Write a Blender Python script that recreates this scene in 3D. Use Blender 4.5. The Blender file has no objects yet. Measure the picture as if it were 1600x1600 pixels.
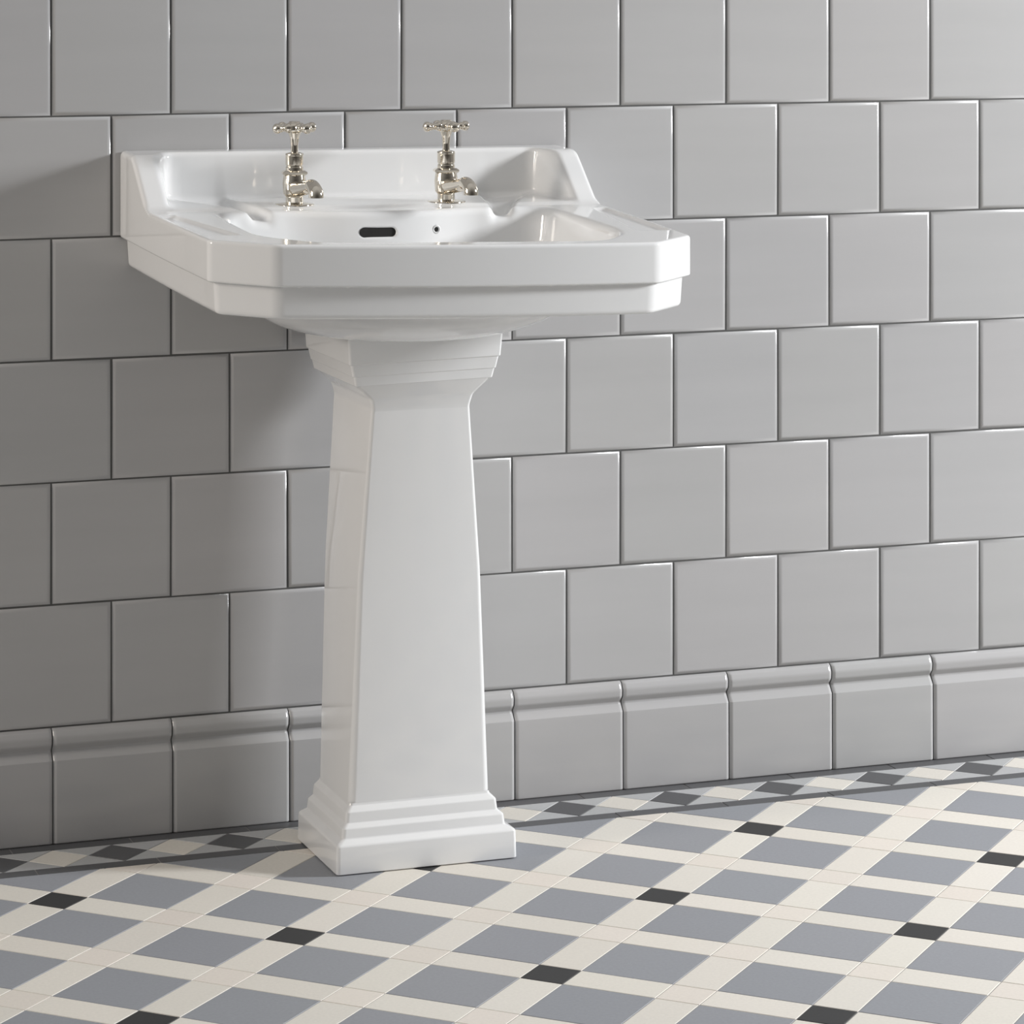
import bpy, bmesh, math, random
import numpy as np
from mathutils import Vector, Matrix

random.seed(7)
C = bpy.context.scene.collection
PI = math.pi

# ------------------------------------------------------------------ helpers
def link(name, me, mat=None, parent=None):
    o = bpy.data.objects.new(name, me)
    C.objects.link(o)
    if mat is not None and me is not None:
        for m in (mat if isinstance(mat, (list, tuple)) else [mat]):
            me.materials.append(m)
    if parent is not None:
        o.parent = parent
    return o

def mesh_from(name, verts, faces, smooth=True, mats=None):
    me = bpy.data.meshes.new(name)
    me.from_pydata([tuple(map(float, v)) for v in verts], [], faces)
    me.polygons.foreach_set('use_smooth', [smooth] * len(me.polygons))
    if mats is not None:
        me.polygons.foreach_set('material_index', mats)
    me.update()
    return me

def empty(name, loc, label, cat, group=None):
    o = bpy.data.objects.new(name, None)
    C.objects.link(o)
    o.location = loc
    o.empty_display_size = .05
    o['label'] = label
    o['category'] = cat
    if group:
        o['group'] = group
    return o

def structure(o):
    o['kind'] = 'structure'
    return o

def fillet(pts, seg=5):
    """pts: (a, b, radius) polyline -> list of (a, b) with rounded corners"""
    out = []
    n = len(pts)
    for i, p in enumerate(pts):
        r = p[2]
        if r <= 0 or i == 0 or i == n - 1:
            out.append((p[0], p[1]))
            continue
        P = Vector(p[:2]); A = Vector(pts[i-1][:2]); B = Vector(pts[i+1][:2])
        u = (A - P); v = (B - P)
        lu, lv = u.length, v.length
        u /= lu; v /= lv
        ang = u.angle(v)
        if ang > PI - .02:
            out.append((p[0], p[1])); continue
        t = min(r / math.tan(ang / 2), lu * .49, lv * .49)
        rr = t * math.tan(ang / 2)
        cdir = (u + v).normalized()
        c = P + cdir * (rr / math.sin(ang / 2))
        s = P + u * t - c; e = P + v * t - c
        a0 = math.atan2(s.y, s.x); a1 = math.atan2(e.y, e.x)
        d = (a1 - a0 + PI) % (2 * PI) - PI
        for k in range(seg + 1):
            a = a0 + d * k / seg
            out.append((c.x + rr * math.cos(a), c.y + rr * math.sin(a)))
    return out

def lathe(profile, seg=40, origin=(0, 0, 0)):
    """profile list (r, z) from bottom to top; capped"""
    V, F = [], []
    for r, z in profile:
        for k in range(seg):
            a = 2 * PI * k / seg
            V.append((origin[0] + r * math.cos(a), origin[1] + r * math.sin(a), origin[2] + z))
    n = len(profile)
    for i in range(n - 1):
        for k in range(seg):
            k2 = (k + 1) % seg
            F.append((i*seg+k, i*seg+k2, (i+1)*seg+k2, (i+1)*seg+k))
    F.append(tuple(range(seg - 1, -1, -1)))
    F.append(tuple((n-1)*seg + k for k in range(seg)))
    return V, F

def tube(path, radii, seg=24, up=Vector((0, 0, 1)), sq=1.0):
    """swept ring along path; sq squashes the ring sideways"""
    V, F = [], []
    n = len(path)
    path = [Vector(p) for p in path]
    side0 = None
    for i, p in enumerate(path):
        t = (path[min(i+1, n-1)] - path[max(i-1, 0)]).normalized()
        s = Vector((1, 0, 0)) if side0 is None else side0
        s = (s - t * s.dot(t)).normalized()
        side0 = s
        b = t.cross(s)
        for k in range(seg):
            a = 2 * PI * k / seg
            V.append(p + s * (radii[i] * sq * math.cos(a)) + b * (radii[i] * math.sin(a)))
    for i in range(n - 1):
        for k in range(seg):
            k2 = (k + 1) % seg
            F.append((i*seg+k, i*seg+k2, (i+1)*seg+k2, (i+1)*seg+k))
    F.append(tuple(range(seg - 1, -1, -1)))
    F.append(tuple((n-1)*seg + k for k in range(seg)))
    return V, F

# ------------------------------------------------------------------ materials
def new_mat(name):
    m = bpy.data.materials.new(name)
    m.use_nodes = True
    nt = m.node_tree
    b = nt.nodes['Principled BSDF']
    return m, nt, b

def set_in(b, **kw):
    for k, v in kw.items():
        b.inputs[k.replace('_', ' ')].default_value = v

def tinted(name, col, rough, coat=0.0, noise_scale=None, noise_amt=.05, bump=None, spec=.5):
    """base colour x per tile 'tint' attribute x gentle noise"""
    m, nt, b = new_mat(name)
    N, L = nt.nodes, nt.links
    rgb = N.new('ShaderNodeRGB'); rgb.outputs[0].default_value = (*col, 1)
    at = N.new('ShaderNodeAttribute'); at.attribute_name = 'tint'
    mx = N.new('ShaderNodeMix'); mx.data_type = 'RGBA'; mx.blend_type = 'MULTIPLY'
    mx.inputs[0].default_value = 1
    L.new(rgb.outputs[0], mx.inputs[6]); L.new(at.outputs['Color'], mx.inputs[7])
    last = mx.outputs[2]
    tc = N.new('ShaderNodeTexCoord')
    if noise_scale:
        mp = N.new('ShaderNodeMapping'); mp.inputs['Scale'].default_value = noise_scale
        no = N.new('ShaderNodeTexNoise'); no.inputs['Scale'].default_value = 1; no.inputs['Detail'].default_value = 4
        L.new(tc.outputs['Object'], mp.inputs[0]); L.new(mp.outputs[0], no.inputs['Vector'])
        mr = N.new('ShaderNodeMapRange')
        mr.inputs['From Min'].default_value = .25; mr.inputs['From Max'].default_value = .75
        mr.inputs['To Min'].default_value = 1 - noise_amt; mr.inputs['To Max'].default_value = 1 + noise_amt
        L.new(no.outputs['Fac'], mr.inputs['Value'])
        m2 = N.new('ShaderNodeMix'); m2.data_type = 'RGBA'; m2.blend_type = 'MULTIPLY'; m2.inputs[0].default_value = 1
        L.new(last, m2.inputs[6]); L.new(mr.outputs[0], m2.inputs[7])
        last = m2.outputs[2]
    if bump:
        sc, strength, dist = bump
        mp = N.new('ShaderNodeMapping'); mp.inputs['Scale'].default_value = sc
        no = N.new('ShaderNodeTexNoise'); no.inputs['Scale'].default_value = 1; no.inputs['Detail'].default_value = 2
        bp = N.new('ShaderNodeBump'); bp.inputs['Strength'].default_value = strength; bp.inputs['Distance'].default_value = dist
        L.new(tc.outputs['Object'], mp.inputs[0]); L.new(mp.outputs[0], no.inputs['Vector'])
        L.new(no.outputs['Fac'], bp.inputs['Height']); L.new(bp.outputs[0], b.inputs['Normal'])
    L.new(last, b.inputs['Base Color'])
    set_in(b, Roughness=rough, Specular_IOR_Level=spec, Coat_Weight=coat, Coat_Roughness=.05)
    return m

def plain(name, col, rough, metal=0.0, coat=0.0, noise=0.0, spec=.5):
    m, nt, b = new_mat(name)
    N, L = nt.nodes, nt.links
    if noise:
        tc = N.new('ShaderNodeTexCoord')
        no = N.new('ShaderNodeTexNoise'); no.inputs['Scale'].default_value = 14; no.inputs['Detail'].default_value = 3
        cr = N.new('ShaderNodeMix'); cr.data_type = 'RGBA'
        cr.inputs[6].default_value = (*[c * (1 - noise) for c in col], 1)
        cr.inputs[7].default_value = (*[min(1, c * (1 + noise)) for c in col], 1)
        L.new(tc.outputs['Object'], no.inputs['Vector']); L.new(no.outputs['Fac'], cr.inputs[0])
        L.new(cr.outputs[2], b.inputs['Base Color'])
    else:
        b.inputs['Base Color'].default_value = (*col, 1)
    set_in(b, Roughness=rough, Metallic=metal, Coat_Weight=coat, Coat_Roughness=.03, Specular_IOR_Level=spec)
    return m

WALL_COL = (.470, .467, .469)
M_wall = tinted('grey_glazed_wall_tile', WALL_COL, .16, noise_scale=(2.5, 2.5, 24), noise_amt=.028,
                bump=((6, 6, 26), .10, .002))
M_grout = plain('dark_wall_grout', (.10, .10, .098), .9, noise=.15)
M_cream = tinted('cream_floor_tile', (.735, .70, .635), .55, noise_scale=(260, 260, 260), noise_amt=.04)
M_pink = tinted('warm_cream_floor_tile', (.745, .69, .625), .55, noise_scale=(260, 260, 260), noise_amt=.04)
M_blue = tinted('blue_grey_floor_tile', (.292, .303, .328), .55, noise_scale=(260, 260, 260), noise_amt=.05)
M_dark = tinted('charcoal_floor_tile', (.042, .042, .043), .55, noise_scale=(260, 260, 260), noise_amt=.08, spec=.3)
M_slate = tinted('slate_border_tile', (.098, .099, .104), .5, noise_scale=(260, 260, 260), noise_amt=.06)
M_pale = tinted('pale_grey_border_tile', (.455, .46, .465), .55, noise_scale=(260, 260, 260), noise_amt=.04)
M_fgrout = plain('pale_floor_grout', (.30, .29, .275), .9, noise=.15)
M_white = plain('white_glazed_ceramic', (.845, .85, .852), .10, coat=.4, noise=.006)
M_nickel = plain('polished_nickel', (.72, .665, .575), .06, metal=1.0, noise=.01)
M_slot_shade = plain('painted_overflow_shade', (.006, .005, .004), .6)  # near-black standing in for the shade inside the overflow

# ------------------------------------------------------------------ wall tiles
PX, PZ = .1545, .1541
Z0 = .1448                     # top of the skirting course
def add_tint(me, vals):
    ca = me.color_attributes.new('tint', 'FLOAT_COLOR', 'CORNER')
    data = []
    for p, v in zip(me.polygons, vals):
        data += [v[0], v[1], v[2], 1.0] * p.loop_total
    ca.data.foreach_set('color', data)

def rnd_tint(a):
    v = 1 + random.uniform(-a, a)
    return (v * (1 + random.uniform(-.006, .006)), v, v * (1 + random.uniform(-.006, .006)))

V, F, T, MI = [], [], [], []
GX, GZ = .0013, .0012
bev = [(0, .0030), (.0004, .0023), (.0030, .0006), (.0044, .00005), (.0054, 0.0), (.0062, 0.0)]   # (inset, depth behind face)
def wall_tile(x0, x1, z0, z1):
    t = rnd_tint(.022)
    b0 = len(V)
    tx = random.uniform(-.0022, .0022); tz = random.uniform(-.0022, .0022)
    mx, mz = (x0 + x1) / 2, (z0 + z1) / 2
    for ins, dep in bev:
        for x, z in ((x0+ins, z0+ins), (x1-ins, z0+ins), (x1-ins, z1-ins), (x0+ins, z1-ins)):
            V.append((x, dep + tx * (x - mx) + tz * (z - mz), z))
    for r in range(len(bev) - 1):
        for k in range(4):
            k2 = (k + 1) % 4
            F.append((b0+r*4+k, b0+r*4+k2, b0+(r+1)*4+k2, b0+(r+1)*4+k)); T.append(t); MI.append(0)
    r = (len(bev) - 1) * 4 + b0
    F.append((r, r+1, r+2, r+3)); T.append(t); MI.append(0)
XW0, XW1, NROW = -8, 18, 13
for row in range(NROW):
    off = 0 if row % 2 == 0 else .5
    for u in range(XW0, XW1):
        wall_tile((u + off) * PX + GX/2, (u + 1 + off) * PX - GX/2, Z0 + row*PZ + GZ/2, Z0 + (row+1)*PZ - GZ/2)
b0 = len(V)
xa, xb = XW0*PX, (XW1+.5)*PX
za, zb = 0.0, Z0 + NROW*PZ
for x, y, z in ((xa, .0022, za), (xb, .0022, za), (xb, .0022, zb), (xa, .0022, zb), (xa, .06, za), (xb, .06, za), (xb, .06, zb), (xa, .06, zb)):
    V.append((x, y, z))
for f in ((0, 1, 2, 3), (5, 4, 7, 6), (4, 0, 3, 7), (1, 5, 6, 2), (3, 2, 6, 7), (4, 5, 1, 0)):
    F.append(tuple(b0 + k for k in f)); T.append((1, 1, 1)); MI.append(1)
me = mesh_from('wall_back', V, F, True, MI)
add_tint(me, T)
me.polygons.foreach_set('use_smooth', [m == 0 for m in MI])
wall = structure(link('wall_back', me, [M_wall, M_grout]))
me.set_sharp_from_angle(angle=math.radians(60))

# skirting course: rounded moulding, cove, then a flat face down to the floor
prof = fillet([(.0028, Z0 - .0008, 0), (.0000, Z0 - .0010, .001), (-.0052, Z0 - .0036, .004), (-.0092, Z0 - .0110, .008), (-.0084, Z0 - .0205, .007),
               (-.0024, Z0 - .0278, .0035), (-.0030, Z0 - .0305, .0012), (-.0106, Z0 - .0400, .0012), (-.01062, Z0 - .0430, 0), (-.01118, .0050, 0), (-.0112, .0015, .0008), (-.0100, .0002, 0)], 7)
V, F, T, MI = [], [], [], []
for u in range(XW0, XW1):
    x0, x1 = (u + .5) * PX + GX/2, (u + 1.5) * PX - GX/2
    t = rnd_tint(.02)
    secs = [(x0, .0027), (x0 + .0004, .0020), (x0 + .0029, .0005), (x0 + .0042, 0), (x0 + .0052, 0), (x1 - .0052, 0), (x1 - .0042, 0), (x1 - .0029, .0005), (x1 - .0004, .0020), (x1, .0027)]
    b0 = len(V); n = len(prof)
    for x, d in secs:
        for y, z in prof:
            V.append((x, y + d, z))
    for s in range(len(secs) - 1):
        for k in range(n - 1):
            F.append((b0+s*n+k, b0+(s+1)*n+k, b0+(s+1)*n+k+1, b0+s*n+k+1)); T.append(t); MI.append(0)
b0 = len(V)
yb = [(.0022, Z0 - .001), (-.0012, Z0 - .004), (-.0050, Z0 - .012), (-.0050, Z0 - .018), (.0006, Z0 - .0275), (.0002, Z0 - .031), (-.0074, Z0 - .0405), (-.0076, .0001)]
for x in (xa, xb):
    for y, z in yb:
        V.append((x, y, z))
for k in range(len(yb) - 1):
    F.append((b0+k, b0+len(yb)+k, b0+len(yb)+k+1, b0+k+1)); T.append((1, 1, 1)); MI.append(1)
me = mesh_from('baseboard_back', V, F, True, MI)
add_tint(me, T)
me.set_sharp_from_angle(angle=math.radians(50))
structure(link('baseboard_back', me, [M_wall, M_grout]))

# ------------------------------------------------------------------ floor
V, F, T, MI = [], [], [], []
def inset(poly, d):
    n = len(poly); res = []
    for i in range(n):
        p0, p1, p2 = poly[i-1], poly[i], poly[(i+1) % n]
        e1 = Vector((p1[0]-p0[0], p1[1]-p0[1])); e2 = Vector((p2[0]-p1[0], p2[1]-p1[1]))
        if e1.length < 1e-6 or e2.length < 1e-6: return None
        e1.normalize(); e2.normalize()
        n1 = Vector((-e1.y, e1.x)); n2 = Vector((-e2.y, e2.x))
        den = 1 + n1.dot(n2)
        if den < .1: return None
        m = (n1 + n2) / den
        res.append((p1[0] + m.x * d, p1[1] + m.y * d))
    return res
def area(p):
    return .5 * sum(p[i-1][0]*p[i][1] - p[i][0]*p[i-1][1] for i in range(len(p)))
def clip_y(poly, ymax):
    out = []
    for i in range(len(poly)):
        a, b = poly[i-1], poly[i]
        ia, ib = a[1] <= ymax, b[1] <= ymax
        if ia != ib:
            t = (ymax - a[1]) / (b[1] - a[1])
            out.append((a[0] + t*(b[0]-a[0]), ymax))
        if ib: out.append(b)
    res = []
    for p in out:
        if not res or math.hypot(p[0]-res[-1][0], p[1]-res[-1][1]) > 1e-4: res.append(p)
    if len(res) > 1 and math.hypot(res[0][0]-res[-1][0], res[0][1]-res[-1][1]) < 1e-4: res.pop()
    return res
FG = .0005
def floor_tile(poly, mi, var=.03):
    if len(poly) < 3: return
    if area(poly) < 0: poly = poly[::-1]
    if area(poly) < 2e-5: return
    a = inset(poly, FG)
    if a is None or area(a) < 1e-6: return
    b = inset(a, .0005)
    if b is None or area(b) < 1e-6: return
    t = rnd_tint(var); dz = random.uniform(-.0002, 0)
    n = len(a); b0 = len(V)
    for p in a: V.append((p[0], p[1], -.0009))
    for p in b: V.append((p[0], p[1], dz))
    for k in range(n):
        k2 = (k + 1) % n
        F.append((b0+k, b0+k2, b0+n+k2, b0+n+k)); T.append(t); MI.append(mi)
    F.append(tuple(b0+n+k for k in range(n))); T.append(t); MI.append(mi)

OX, OY, P, H = .1069, -.4711, .16045, .02555
YS2a, YS2b, YB1 = -.1095, -.1335, -.0345
R2 = 1 / math.sqrt(2)
FX0, FX1, FY0 = -1.2, 2.8, -5.0
def ab(a, b): return (OX + (a + b) * R2, OY + (b - a) * R2)
CRE, PIN, BLU, DAR, GRO, SLA, PAL = 0, 1, 2, 3, 4, 5, 6
for i in range(-45, 46):
    for j in range(-45, 46):
        c = ab(i*P, j*P)
        if not (FX0 < c[0] < FX1 and FY0 < c[1] < YS2b + .3): continue
        a0, a1, a2 = i*P - H, i*P + H, (i+1)*P - H
        q0, q1, q2 = j*P - H, j*P + H, (j+1)*P - H
        for (u0, u1, w0, w1, mi) in ((a0, a1, q0, q1, DAR if i % 2 == 0 and j % 2 == 0 else PIN),
                                     (a1, a2, q0, q1, CRE), (a0, a1, q1, q2, CRE), (a1, a2, q1, q2, BLU)):
            poly = clip_y([ab(u0, w0), ab(u1, w0), ab(u1, w1), ab(u0, w1)], YS2b)
            floor_tile(poly, mi)
# border: two charcoal strips with a row of diamonds and grey triangles between them
x = FX0
while x < FX1:
    floor_tile([(x, YB1), (x + .1525, YB1), (x + .1525, -.0085), (x, -.0085)], SLA)
    floor_tile([(x + .012, YS2b), (x + .1645, YS2b), (x + .1645, YS2a), (x + .012, YS2a)], SLA)
    x += .1525
yc, hd = (YB1 + YS2a) / 2, (YB1 - YS2a) / 2
DP = .07525
for k in range(-16, 38):
    cx = -.008 + k * DP
    floor_tile([(cx - DP/2, yc), (cx, yc - hd), (cx + DP/2, yc), (cx, yc + hd)], SLA if k % 2 == 0 else CRE)
    mx = cx + DP/2
    floor_tile([(cx, yc + hd), (mx, yc), (mx + DP/2, yc + hd)], PAL)
    floor_tile([(cx, yc - hd), (mx + DP/2, yc - hd), (mx, yc)], PAL)
b0 = len(V)
for xx, yy, zz in ((FX0-.1, FY0-.2, -.0008), (FX1+.2, FY0-.2, -.0008), (FX1+.2, .05, -.0008), (FX0-.1, .05, -.0008),
                   (FX0-.1, FY0-.2, -.03), (FX1+.2, FY0-.2, -.03), (FX1+.2, .05, -.03), (FX0-.1, .05, -.03)):
    V.append((xx, yy, zz))
for f in ((0, 1, 2, 3), (7, 6, 5, 4), (4, 5, 1, 0), (5, 6, 2, 1), (6, 7, 3, 2), (7, 4, 0, 3)):
    F.append(tuple(b0 + k for k in f)); T.append((1, 1, 1)); MI.append(GRO)
me = mesh_from('floor', V, F, False, MI)
add_tint(me, T)
structure(link('floor', me, [M_cream, M_pink, M_blue, M_dark, M_fgrout, M_slate, M_pale]))

# ------------------------------------------------------------------ pedestal
PC = .335
def ring(hw, yf, yb, z, r, kx, seg=6):
    pts = []
    for cx, cy, a0 in ((hw - r, yb - r, 0), (-hw + r, yb - r, PI/2), (-hw + r, yf + r, PI), (hw - r, yf + r, 1.5*PI)):
        for k in range(seg + 1):
            a = a0 + (PI/2) * k / seg
            px, py = cx + r * math.cos(a), cy + r * math.sin(a)
            pts.append((PC + px, py, z + kx * px))
    return pts
def loft(rows, cap_lo=False, cap_hi=False):
    """rows: (z, hw, yf, yb, corner radius, kx)"""
    V, F = [], []
    n = 0
    for z, hw, yf, yb, r, kx in rows:
        p = ring(hw, yf, yb, z, r, kx); n = len(p); V += p
    for i in range(len(rows) - 1):
        for k in range(n):
            k2 = (k + 1) % n
            F.append((i*n+k, i*n+k2, (i+1)*n+k2, (i+1)*n+k))
    if cap_lo: F.append(tuple(range(n - 1, -1, -1)))
    if cap_hi: F.append(tuple((len(rows)-1)*n + k for k in range(n)))
    return V, F
def rows_from(poly, yf_of, yb_of, r, kx_of):
    return [(z, hw, yf_of(hw, z), yb_of(hw, z), r, kx_of(z)) for hw, z in fillet(poly, 4)]
ped = empty('pedestal', (PC, -.187, 0), 'white ceramic pedestal with a stepped foot, tapering up to the washbasin it carries', 'pedestal')
def ped_part(name, rows, lo, hi):
    V, F = loft(rows, lo, hi)
    V = [(x - PC, y + .187, z) for x, y, z in V]
    me = mesh_from(name, V, F, True)
    me.set_sharp_from_angle(angle=math.radians(48))
    return link(name, me, M_white, ped)
yf_base = lambda hw, z: -.265 + (.1165 - hw) * 1.18
yb_base = lambda hw, z: -.089 - (.1165 - hw) * .35
plinth = [(.1150, 0.0005, 0), (.1165, .0015, .001), (.1158, .0355, .0042), (.1058, .0405, .003), (.1045, .0525, .0035), (.0988, .0575, .0025), (.0975, .0700, .0035), (.0915, .0762, .002), (.0908, .0790, 0)]
ped_part('plinth', rows_from(plinth, yf_base, yb_base, .005, lambda z: 0.0), True, False)
yf_sh = lambda hw, z: -.2348 - .0035 * max(0, (z - .3) / .26)
def yb_sh(hw, z): return -.103 + .030 * min(1, z / .56)
shaft = [(.0914, .0750, 0), (.0795, .355, .6), (.0638, .5610, .02), (.0670, .5750, .010), (.0868, .5945, 0)]
rws = []
for hw, z in fillet(shaft, 8):
    q = max(0, (z - .556) / .0365)
    yf = yf_sh(hw, min(z, .556)) - .0132 * q ** 1.3
    rws.append((z, hw, yf, yb_sh(hw, min(z, .556)) + .004 * q, .0100 - .0055 * min(1, z / .556), .02 * q))
ped_part('shaft', rws, False, False)
cap = [(.0868, .5930, 0), (.0888, .5942, .001), (.0914, .6055, .0012), (.0928, .6060, .0008), (.0960, .6205, .0012), (.0980, .6210, .0008), (.1004, .6530, .0015), (.0986, .6552, 0)]
ped_part('capital', rows_from(cap, lambda hw, z: -.2515 - (hw - .087) * .55, lambda hw, z: -.069 + (hw - .087) * .4, .0035,
         lambda z: .02 * max(0., min(1., (.645 - z) / .02))), True, True)

# ------------------------------------------------------------------ washbasin (signed distance field, meshed)
BX = .309
def smax(a, b, k):
    h = np.maximum(k - np.abs(a - b), 0) / k
    return np.maximum(a, b) + h*h*k*.25
def smin(a, b, k):
    return -smax(-a, -b, k)
ZR, ZT = .8065, .8065           # rim and inner ledge level
def fields(p):
    x = p[:, 0] - BX; y = p[:, 1]; z = p[:, 2]
    ax = np.abs(x)
    return x, ax, y, z
def plan(ax, y, ins, k=.005):
    front = -y - (.505 + .014 * (1 - (ax / .234)**2)) + ins
    side = ax - .2985 + ins
    # chamfer through (.234,-.505) and (.2985,-.448)
    nx, ny = .057, .0645
    L = math.hypot(nx, ny)
    ch = ((ax - .234) * nx + (-y - .505) * ny) / L + ins
    d = smax(smax(front, ch, k), side, k)
    return smax(d, y + 0.0005, .004)
def yw(z): return .066 + (np.clip(.868 - z, 0, .08)) * 1.27
def bowl_inner(x, ax, y, z):
    dz = ZT - z
    t = .16 * dz
    side = ax - (.2165 + .010 * np.clip((-y - .17) / .25, 0, 1) - t)
    front = -y - (.4830 - t)
    back = y + .163 + t
    nx, ny = .80, .60
    chf = ((ax - .165) * nx + (-y - .483) * ny) - .006 + t
    d = smax(smax(side, front, .05), back, .035)
    d = smax(d, chf, .03)
    # convex tap ledge pushing into the bowl
    ledge_front = y + (.186 - .046 * (x / .150)**2) + .10 * dz
    ledge_side = -(ax - .150 - .35*dz) * .8
    ledge = smin(ledge_front, ledge_side, .02)     # >0 inside the ledge
    d = smax(d, ledge, .012)
    # keep a wall of clay between the bowl and the underside
    d = smax(d, dish(x, y, np.minimum(z, .738)) + .010 - 1.0 * np.clip(z - .728, 0, 1), .02)
    return smax(d, (.672 + .05 * ((x/.2)**2 + ((y + .30)/.2)**2)*.5) - z, .06)
def dish(x, y, z):
    yy = (y + .255) / np.where(y > -.255, .250, .190)
    rr = np.sqrt((x / .192)**2 + yy**2 + 1e-9)
    qz = np.abs((z - .738) / .088)
    return ((rr**2.2 + qz**4)**.5 - 1) * .09
def sdf(p, holes=True):
    x, ax, y, z = fields(p)
    up = smax(smax(plan(ax, y, 0.0), z - ZR, .005), .7580 - z, .003)
    lo = smax(smax(plan(ax, y, .0085 + .06 * np.clip(.7580 - z, 0, 1)), z - .790, .004), .7200 - z, .007)
    bo = smax(smax(dish(x, y, z), .6562 - z, .006), y + .004, .004)
    d = np.minimum(up, lo)
    d = smin(d, smax(bo, z - .76, .004), .016)
    # splashback with two sloped wings
    wing = (-y - yw(z)) / 1.616
    ub = smax(smax(ax - .2985, z - .868, .008), wing, .007)
    ub = smax(smax(ub, y + .0005, .004), .77 - z, .004)
    tt = np.clip((-.030 - y) / np.maximum(yw(z) - .030, .01), -.5, 1.3)
    cav = smax(ax - (.2465 + .0215 * tt), y + .030 + .10 * (.868 - z), .012)
    cav_hi = smax(smax(cav, -y - .4, .01), ZR + .001 - z, .008)
    ub = smax(ub, -cav_hi, .007)
    d = smin(d, ub, .008)
    d = np.maximum(d, smax(ax - .2985, y + .0005, .004))
    # soap recesses at the two back corners
    sr = np.clip((-y - .033) / .12, 0, 1.2)
    rin, rout = .176 - .027 * sr, .236 - .062 * sr
    rec = smax(smax(rin - ax, ax - rout, .018), smax(y + .036, -y - .215, .010), .014)
    rec = smax(rec, (ZT - .003 - .0105 * sr + .10 * np.clip(ax - rin, 0, .1)) - z, .012)
    d = smax(d, -rec, .009)
    sf = np.clip((-y - .185) / .21, 0, 1)
    ch = smax(smax((.2760 - .0245 * sf) - ax, ax - .2880, .003), smax(y + .188, -y - .398, .008), .006)
    ch = smax(ch, (ZT - .0032) - z, .006)
    d = smax(d, -ch, .007)
    bi = bowl_inner(x, ax, y, z)
    d = smax(d, -bi, .010)
    if holes:
        # overflow slot and chain hole through the back wall of the bowl
        qx = np.abs(x - OVX) - (.0232 - .0056); qx = np.maximum(qx, 0)
        slot = np.sqrt(qx**2 + (z - OVZ)**2) - .0056
        slot = smax(slot, np.abs(y + .170) - .030, .002)
        d = smax(d, -slot, .003)
        hole = np.sqrt((x - CHX)**2 + (z - CHZ)**2) - .0034
        hole = smax(hole, np.abs(y + .160) - .030, .002)
        d = smax(d, -hole, .002)
    return d
OVX, OVZ, CHX, CHZ = -.0135, .7805, .0650, .7820

def deform(p):
    """the basin as fitted leans very slightly forward and to one side"""
    q = p.copy()
    t = np.clip((p[:, 2] - .662) / .055, 0, 1); t = t*t*(3 - 2*t)
    k = .008 + .018 * np.clip(-p[:, 1] / .514, 0, 1)**2
    q[:, 2] = p[:, 2] + t * (.038 * p[:, 1] - k * (p[:, 0] - BX))
    return q

h = .0017
lo = np.array([-.0035, -.530, .6495]); hi = np.array([.6215, .0035, .8745])
nn = (np.ceil((hi - lo) / h).astype(int) + 3)
cb = 4
nc = (nn // cb + 2)
gx = [lo[i] + np.arange(nc[i] * cb) * h for i in range(3)]
cg = [g.reshape(-1, cb).mean(1) for g in gx]
CX = np.stack(np.meshgrid(*cg, indexing='ij'), -1).reshape(-1, 3)
dc = sdf(CX).reshape(nc)
D = np.repeat(np.repeat(np.repeat(dc, cb, 0), cb, 1), cb, 2).astype(np.float32)
near = np.argwhere(np.abs(D) < .016)
pts = lo + near * h
vals = np.empty(len(pts))
for s in range(0, len(pts), 1000000):
    vals[s:s+1000000] = sdf(pts[s:s+1000000])
D[near[:, 0], near[:, 1], near[:, 2]] = vals
S = D < 0
cnt = np.zeros(np.array(S.shape) - 1, np.int8)
for a in (0, 1):
    for b in (0, 1):
        for c in (0, 1):
            cnt += S[a:S.shape[0]-1+a, b:S.shape[1]-1+b, c:S.shape[2]-1+c]
cells = np.argwhere((cnt > 0) & (cnt < 8))
idx = -np.ones(cnt.shape, np.int32); idx[tuple(cells.T)] = np.arange(len(cells))
acc = np.zeros((len(cells), 3)); num = np.zeros(len(cells))
for ax_ in range(3):
    o1, o2 = [a for a in range(3) if a != ax_]
    for b in (0, 1):
        for c in (0, 1):
            p0 = cells.copy(); p0[:, o1] += b; p0[:, o2] += c
            p1 = p0.copy(); p1[:, ax_] += 1
            d0 = D[tuple(p0.T)]; d1 = D[tuple(p1.T)]
            m = (d0 < 0) != (d1 < 0)
            t = np.where(m, d0 / np.where(m, d0 - d1, 1), 0)
            pos = p0.astype(float); pos[:, ax_] += t
            acc[m] += pos[m]; num[m] += 1
vp = lo + acc / num[:, None] * h
def grad(p, e=.0004):
    g = np.empty_like(p)
    for i in range(3):
        q = p.copy(); q[:, i] += e; a = sdf(q)
        q[:, i] -= 2*e; g[:, i] = (a - sdf(q)) / (2*e)
    return g
for it in range(3):
    d = sdf(vp); g = grad(vp)
    st = d / np.maximum((g*g).sum(1), .05)
    st = np.clip(st, -.0015, .0015)
    vp = vp - g * st[:, None]
quads = []
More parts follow.
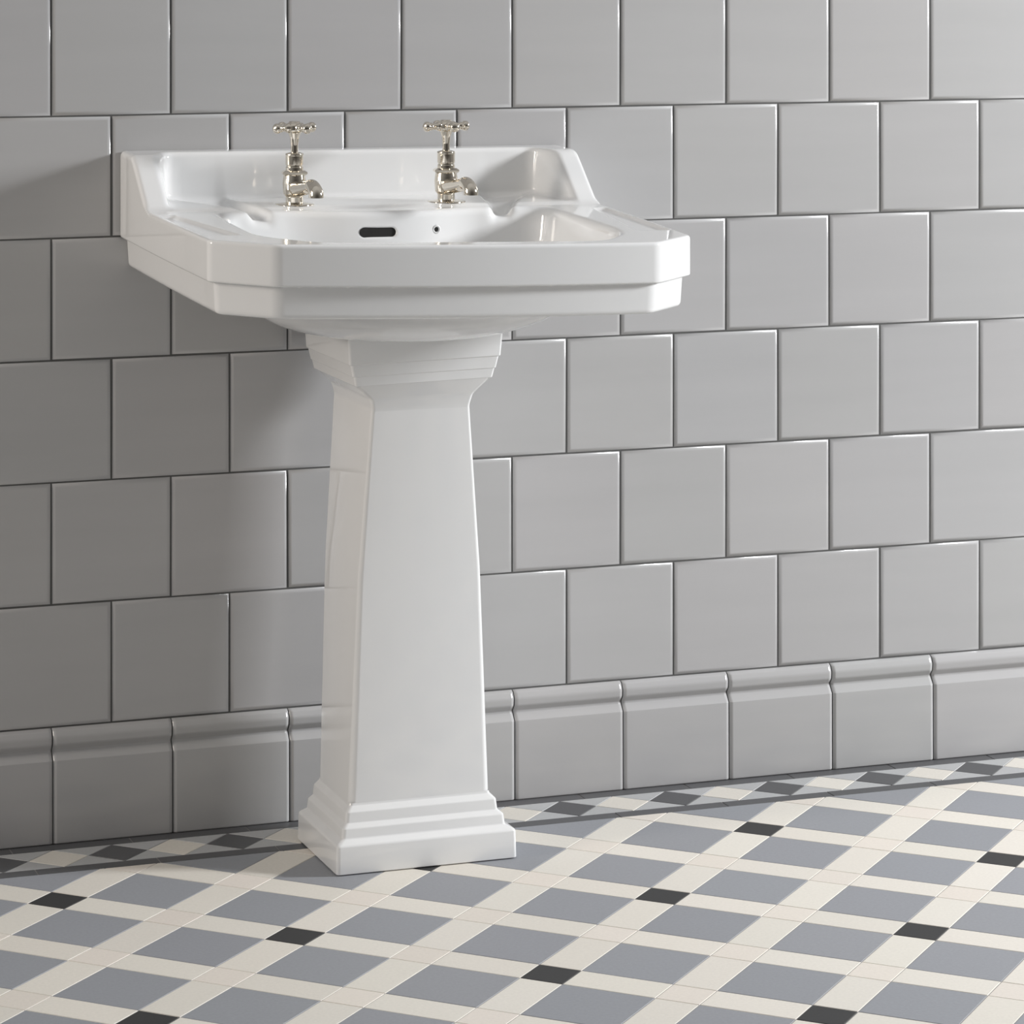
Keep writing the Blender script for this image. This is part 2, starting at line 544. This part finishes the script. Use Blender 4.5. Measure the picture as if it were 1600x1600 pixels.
for ax_ in range(3):
    o1, o2 = (ax_ + 1) % 3, (ax_ + 2) % 3
    sl0 = [slice(None)] * 3; sl1 = [slice(None)] * 3
    sl0[ax_] = slice(0, -1); sl1[ax_] = slice(1, None)
    for oo in (o1, o2):
        sl0[oo] = slice(1, -1); sl1[oo] = slice(1, -1)
    A, B = S[tuple(sl0)], S[tuple(sl1)]
    e = np.argwhere(A != B)
    flip = A[tuple(e.T)]
    e[:, o1] += 1; e[:, o2] += 1
    def cell(b, c):
        q = e.copy(); q[:, o1] -= b; q[:, o2] -= c
        return idx[tuple(q.T)]
    c00, c10, c11, c01 = cell(1, 1), cell(0, 1), cell(0, 0), cell(1, 0)
    qd = np.stack([c00, c10, c11, c01], 1)
    qd[~flip] = qd[~flip][:, ::-1]
    quads.append(qd)
quads = np.concatenate(quads)
quads = quads[(quads >= 0).all(1)]
nor = -grad(vp) * -1
# normals after the lean: use finite differences of the deform through the mesh itself
vd = deform(vp)
jz = nor.copy()
e = 1e-4
dzdx = (deform(vp + np.array([e, 0, 0]))[:, 2] - vd[:, 2]) / e
dzdy = (deform(vp + np.array([0, e, 0]))[:, 2] - vd[:, 2]) / e
dzdz = (deform(vp + np.array([0, 0, e]))[:, 2] - vd[:, 2]) / e
# inverse transpose of the (shear) jacobian
nz = nor[:, 2] / dzdz
nd = np.stack([nor[:, 0] - dzdx * nz, nor[:, 1] - dzdy * nz, nz], 1)
nd /= np.linalg.norm(nd, axis=1)[:, None] + 1e-12

basin = empty('washbasin', (BX, -.25, .6562), 'white ceramic washbasin with a raised splashback and cut front corners, set on the pedestal', 'washbasin')
org = np.array([BX, -.25, .6562])
fc = vp[quads].mean(1)
fx, fax, fy, fz = fields(fc)
is_splash = (fz > .8175) & (fy > -.16)
is_bowl = (bowl_inner(fx, fax, fy, fz) < .004) & (fz < .804) & ~is_splash
is_body = ~(is_splash | is_bowl)
def sub_mesh(name, mask):
    q = quads[mask]
    used = np.unique(q)
    mp = -np.ones(len(vp), np.int64); mp[used] = np.arange(len(used))
    me = bpy.data.meshes.new(name)
    vv = vd[used] - org
    q2 = mp[q]
    me.vertices.add(len(vv)); me.vertices.foreach_set('co', vv.astype(np.float32).ravel())
    me.loops.add(q2.size); me.loops.foreach_set('vertex_index', q2.astype(np.int32).ravel())
    me.polygons.add(len(q2)); me.polygons.foreach_set('loop_start', np.arange(0, q2.size, 4, dtype=np.int32))
    me.update(calc_edges=True)
    me.validate()
    me.polygons.foreach_set('use_smooth', [True] * len(me.polygons))
    me.normals_split_custom_set_from_vertices(nd[used].astype(np.float32).tolist())
    return link(name, me, M_white, basin)
sub_mesh('rim', is_body)
sub_mesh('bowl', is_bowl)
sub_mesh('splashback', is_splash)

# black plate painted as shade inside the overflow slot, and the chain hole with its collar
def place(x, y, z):
    return Vector(deform(np.array([[BX + x, y, z]]))[0]) - Vector(org)
def back_y(x, z):
    ys = np.linspace(-.30, -.10, 400)
    pp = np.stack([np.full(400, BX + x), ys, np.full(400, z)], 1)
    dd = sdf(pp, False)
    k = np.argmax(dd < 0)
    return ys[k]
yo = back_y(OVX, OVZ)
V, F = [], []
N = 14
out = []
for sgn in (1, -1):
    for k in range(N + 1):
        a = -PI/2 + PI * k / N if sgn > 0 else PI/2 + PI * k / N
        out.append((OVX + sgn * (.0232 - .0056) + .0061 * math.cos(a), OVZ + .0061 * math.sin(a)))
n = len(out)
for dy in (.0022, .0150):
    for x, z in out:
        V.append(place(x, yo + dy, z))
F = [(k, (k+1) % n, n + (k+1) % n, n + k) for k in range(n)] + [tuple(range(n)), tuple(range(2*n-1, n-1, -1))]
o = link('overflow_shade_plate', mesh_from('overflow_shade_plate', V, F, False), M_slot_shade, basin)
o['label'] = 'black rounded plate standing in for shade inside the overflow opening'
yh = back_y(CHX, CHZ)
c = place(CHX, yh - .0006, CHZ)
pr = fillet([(.0031, -.006, 0), (.0031, .0008, .0006), (.0046, .0014, .0008), (.0062, -.0012, 0)], 4)
V, F = lathe(pr, 28)
F = F[:-2]
rot = Matrix.Rotation(PI/2, 3, 'X')
V = [tuple(rot @ Vector(v) + c) for v in V]
o = link('chain_hole', mesh_from('chain_hole', V, F, True), M_white, basin)
V, F = lathe([(.0029, -.0012), (.0029, -.0004)], 24)
V = [tuple(rot @ Vector((v[0], v[1], v[2] - .0015)) + c) for v in V]
o2 = link('hole_shade_disc', mesh_from('hole_shade_disc', V, F, False), plain('painted_hole_shade', (.08, .08, .08), .3, metal=.8), o)  # dark disc added to stand for the shade inside the chain hole

# ------------------------------------------------------------------ pillar taps
def make_tap():
    t = empty('pillar_tap', (0, 0, 0), '', 'tap', 'pillar taps on the washbasin')
    def part(name, VF, parent=t, ang=40):
        me = mesh_from(name, VF[0], VF[1], True)
        me.set_sharp_from_angle(angle=math.radians(ang))
        return link(name, me, M_nickel, parent)
    part('base_flange', lathe(fillet([(.0236, -.0006, 0), (.0252, .0004, .0008), (.0248, .0030, .0014), (.0160, .0042, .003), (.0112, .0052, 0)], 4)))
    part('neck', lathe(fillet([(.0112, .0050, 0), (.0112, .0120, .002), (.0138, .0150, .001), (.0142, .0160, 0)], 4)))
    part('body', lathe(fillet([(.0120, .0146, 0), (.0142, .0152, .001), (.0150, .0290, .004), (.0143, .0345, .004), (.0135, .0392, 0)], 5)))
    # six sided collar
    hexv = []
    for r, z in ((.0142, .0384), (.0176, .0404), (.0182, .0418), (.0176, .0432), (.0142, .0450)):
        for k in range(6):
            a = PI/3 * k + .35
            hexv.append((r * math.cos(a), r * math.sin(a), z))
    hf = [(i*6+k, i*6+(k+1) % 6, (i+1)*6+(k+1) % 6, (i+1)*6+k) for i in range(4) for k in range(6)]
    hf += [tuple(range(5, -1, -1)), tuple(range(24, 30))]
    part('collar', (hexv, hf), ang=20)
    part('bonnet', lathe(fillet([(.0112, .0446, 0), (.0112, .0490, .0006), (.0104, .0496, .0004), (.0104, .0515, .0004), (.0112, .0521, .0006), (.0112, .0635, .0008), (.0116, .0640, .0004), (.0114, .0662, .0012), (.0070, .0674, .001), (.0048, .0678, 0)], 4)))
    part('spindle', lathe(fillet([(.0048, .0670, 0), (.0048, .0760, .03), (.0058, .0860, .02), (.0086, .0935, 0)], 5)))
    # spout reaches forward (-Y) and turns down
    path = [(0, .002, .0225), (0, -.014, .0225), (0, -.030, .0235), (0, -.052, .0262), (0, -.068, .0288)]
    rad = [.0105, .0100, .0090, .0084, .0082]
    for k in range(1, 11):
        a = math.radians(20) - math.radians(112) * k / 10
        path.append((0, -.0705 - .0150 * (math.sin(math.radians(20)) * 0 + 1 - math.cos(math.radians(112) * k / 10)) - .010 * math.sin(math.radians(112) * k / 10) * .62,
                     .0290 + .0030 * math.sin(math.radians(180) * k / 10) - .0060 * (k / 10) ** 1.6))
        rad.append(.0082 + .0010 * k / 10)
    path += [(0, path[-1][1] - .0003, .0200), (0, path[-1][1] - .0003, .0175)]
    rad += [.0093, .0093]
    part('spout', tube(path, rad, 28), ang=50)
    # cross handle
    hub = part('cross_handle', lathe(fillet([(.0082, .0918, 0), (.0112, .0948, .003), (.0112, .1012, .003), (.0090, .1042, .0015), (.0074, .1050, .001), (.0068, .1066, .001), (.001, .1070, 0)], 4)))
    for q in range(4):
        p = fillet([(.0056, .006, 0), (.0064, .0105, .002), (.0056, .0125, .001), (.0040, .0145, .002), (.0042, .0195, .004), (.0054, .0212, .001), (.0046, .0228, .001),
                    (.0065, .0248, .003), (.0065, .0296, .0035), (.0010, .0326, 0)], 5)
        V, F = lathe(p, 24)
        rot = Matrix.Rotation(q * PI/2, 3, 'Z') @ Matrix.Rotation(PI/2, 3, 'Y')
        V = [tuple(rot @ Vector(v) + Vector((0, 0, .0983))) for v in V]
        part('handle_arm', (V, F), hub)
    return t
def copy_tree(o, parent=None):
    c = o.copy(); C.objects.link(c)
    if parent is not None: c.parent = parent
    for ch in list(o.children):
        copy_tree(ch, c)
    return c
tap = make_tap()
tap2 = copy_tree(tap)
for t, x, lab, ang in ((tap, -.1006, 'polished nickel cross-handle pillar tap on the basin ledge, left of the overflow slot', math.radians(20)),
                       (tap2, .1006, 'polished nickel cross-handle pillar tap on the basin ledge, above the small chain hole', math.radians(6))):
    p = deform(np.array([[BX + x, -.113, ZT]]))[0]
    t.location = (p[0], p[1], p[2] + .0001)
    t['label'] = lab
    for ch in t.children:
        if ch.name.startswith('cross_handle'):
            ch.rotation_euler = (0, 0, ang)

# ------------------------------------------------------------------ light
def area(name, loc, target, sx, sy, power, col):
    l = bpy.data.lights.new(name, 'AREA'); l.shape = 'RECTANGLE'
    l.size = sx; l.size_y = sy; l.energy = power; l.color = col
    o = bpy.data.objects.new(name, l); C.objects.link(o)
    o.location = loc
    o.rotation_euler = (Vector(target) - Vector(loc)).to_track_quat('-Z', 'Y').to_euler()
    return o
area('window_light', (3.7, -1.30, 1.75), (.2, -.1, .6), .42, .55, 152, (.975, .985, 1.0))
sw = area('side_window_light', (-2.5, -.46, 1.55), (.15, -.3, .80), .45, 1.1, 4.4, (1, .91, .815))
sw.data.spread = math.radians(62)

w = bpy.data.worlds.new('World'); bpy.context.scene.world = w
w.use_nodes = True
nt = w.node_tree
bg = nt.nodes['Background']
tc = nt.nodes.new('ShaderNodeTexCoord')
sep = nt.nodes.new('ShaderNodeSeparateXYZ')
nt.links.new(tc.outputs['Generated'], sep.inputs[0])
mr = nt.nodes.new('ShaderNodeMapRange')
mr.inputs['From Min'].default_value = 0; mr.inputs['From Max'].default_value = 1
nt.links.new(sep.outputs['Z'], mr.inputs['Value'])
mxw = nt.nodes.new('ShaderNodeMix'); mxw.data_type = 'RGBA'
mxw.inputs[6].default_value = (.185, .180, .173, 1)
mxw.inputs[7].default_value = (.36, .36, .36, 1)
nt.links.new(mr.outputs[0], mxw.inputs[0])
# the unlit side of the room (behind the viewer) is darker than its sides
mv = nt.nodes.new('ShaderNodeMapRange')
mv.inputs['From Min'].default_value = -1; mv.inputs['From Max'].default_value = 0
nt.links.new(sep.outputs['Y'], mv.inputs['Value'])
my = nt.nodes.new('ShaderNodeValToRGB')
for pos, v in ((.30, .95), (.55, 1.35)):
    e_ = my.color_ramp.elements.new(pos); e_.color = (v, v, v, 1)
my.color_ramp.elements[0].color = (.30, .29, .28, 1)
my.color_ramp.elements[-1].color = (1.35, 1.35, 1.35, 1)
nt.links.new(mv.outputs[0], my.inputs[0])
ml = nt.nodes.new('ShaderNodeMix'); ml.data_type = 'RGBA'; ml.blend_type = 'MULTIPLY'
ml.inputs[0].default_value = 1
nt.links.new(mxw.outputs[2], ml.inputs[6]); nt.links.new(my.outputs[0], ml.inputs[7])
nt.links.new(ml.outputs[2], bg.inputs['Color'])
bg.inputs['Strength'].default_value = 1.08

# ------------------------------------------------------------------ camera
cam = bpy.data.cameras.new('Camera')
cam.sensor_width = 36; cam.sensor_fit = 'HORIZONTAL'
cam.lens = 36 * 5021.84 / 1600
cam.shift_x = 0; cam.shift_y = -887.26 / 1600
cam.clip_start = .05
co = bpy.data.objects.new('Camera', cam); C.objects.link(co)
co.location = (-.9044, -4.0089, 1.1326)
co.rotation_euler = (PI/2, 0, -.3458)
sc = bpy.context.scene
sc.camera = co
sc.view_settings.view_transform = 'Standard'
sc.view_settings.look = 'None'
sc.view_settings.gamma = 1
sc.view_settings.exposure = 0
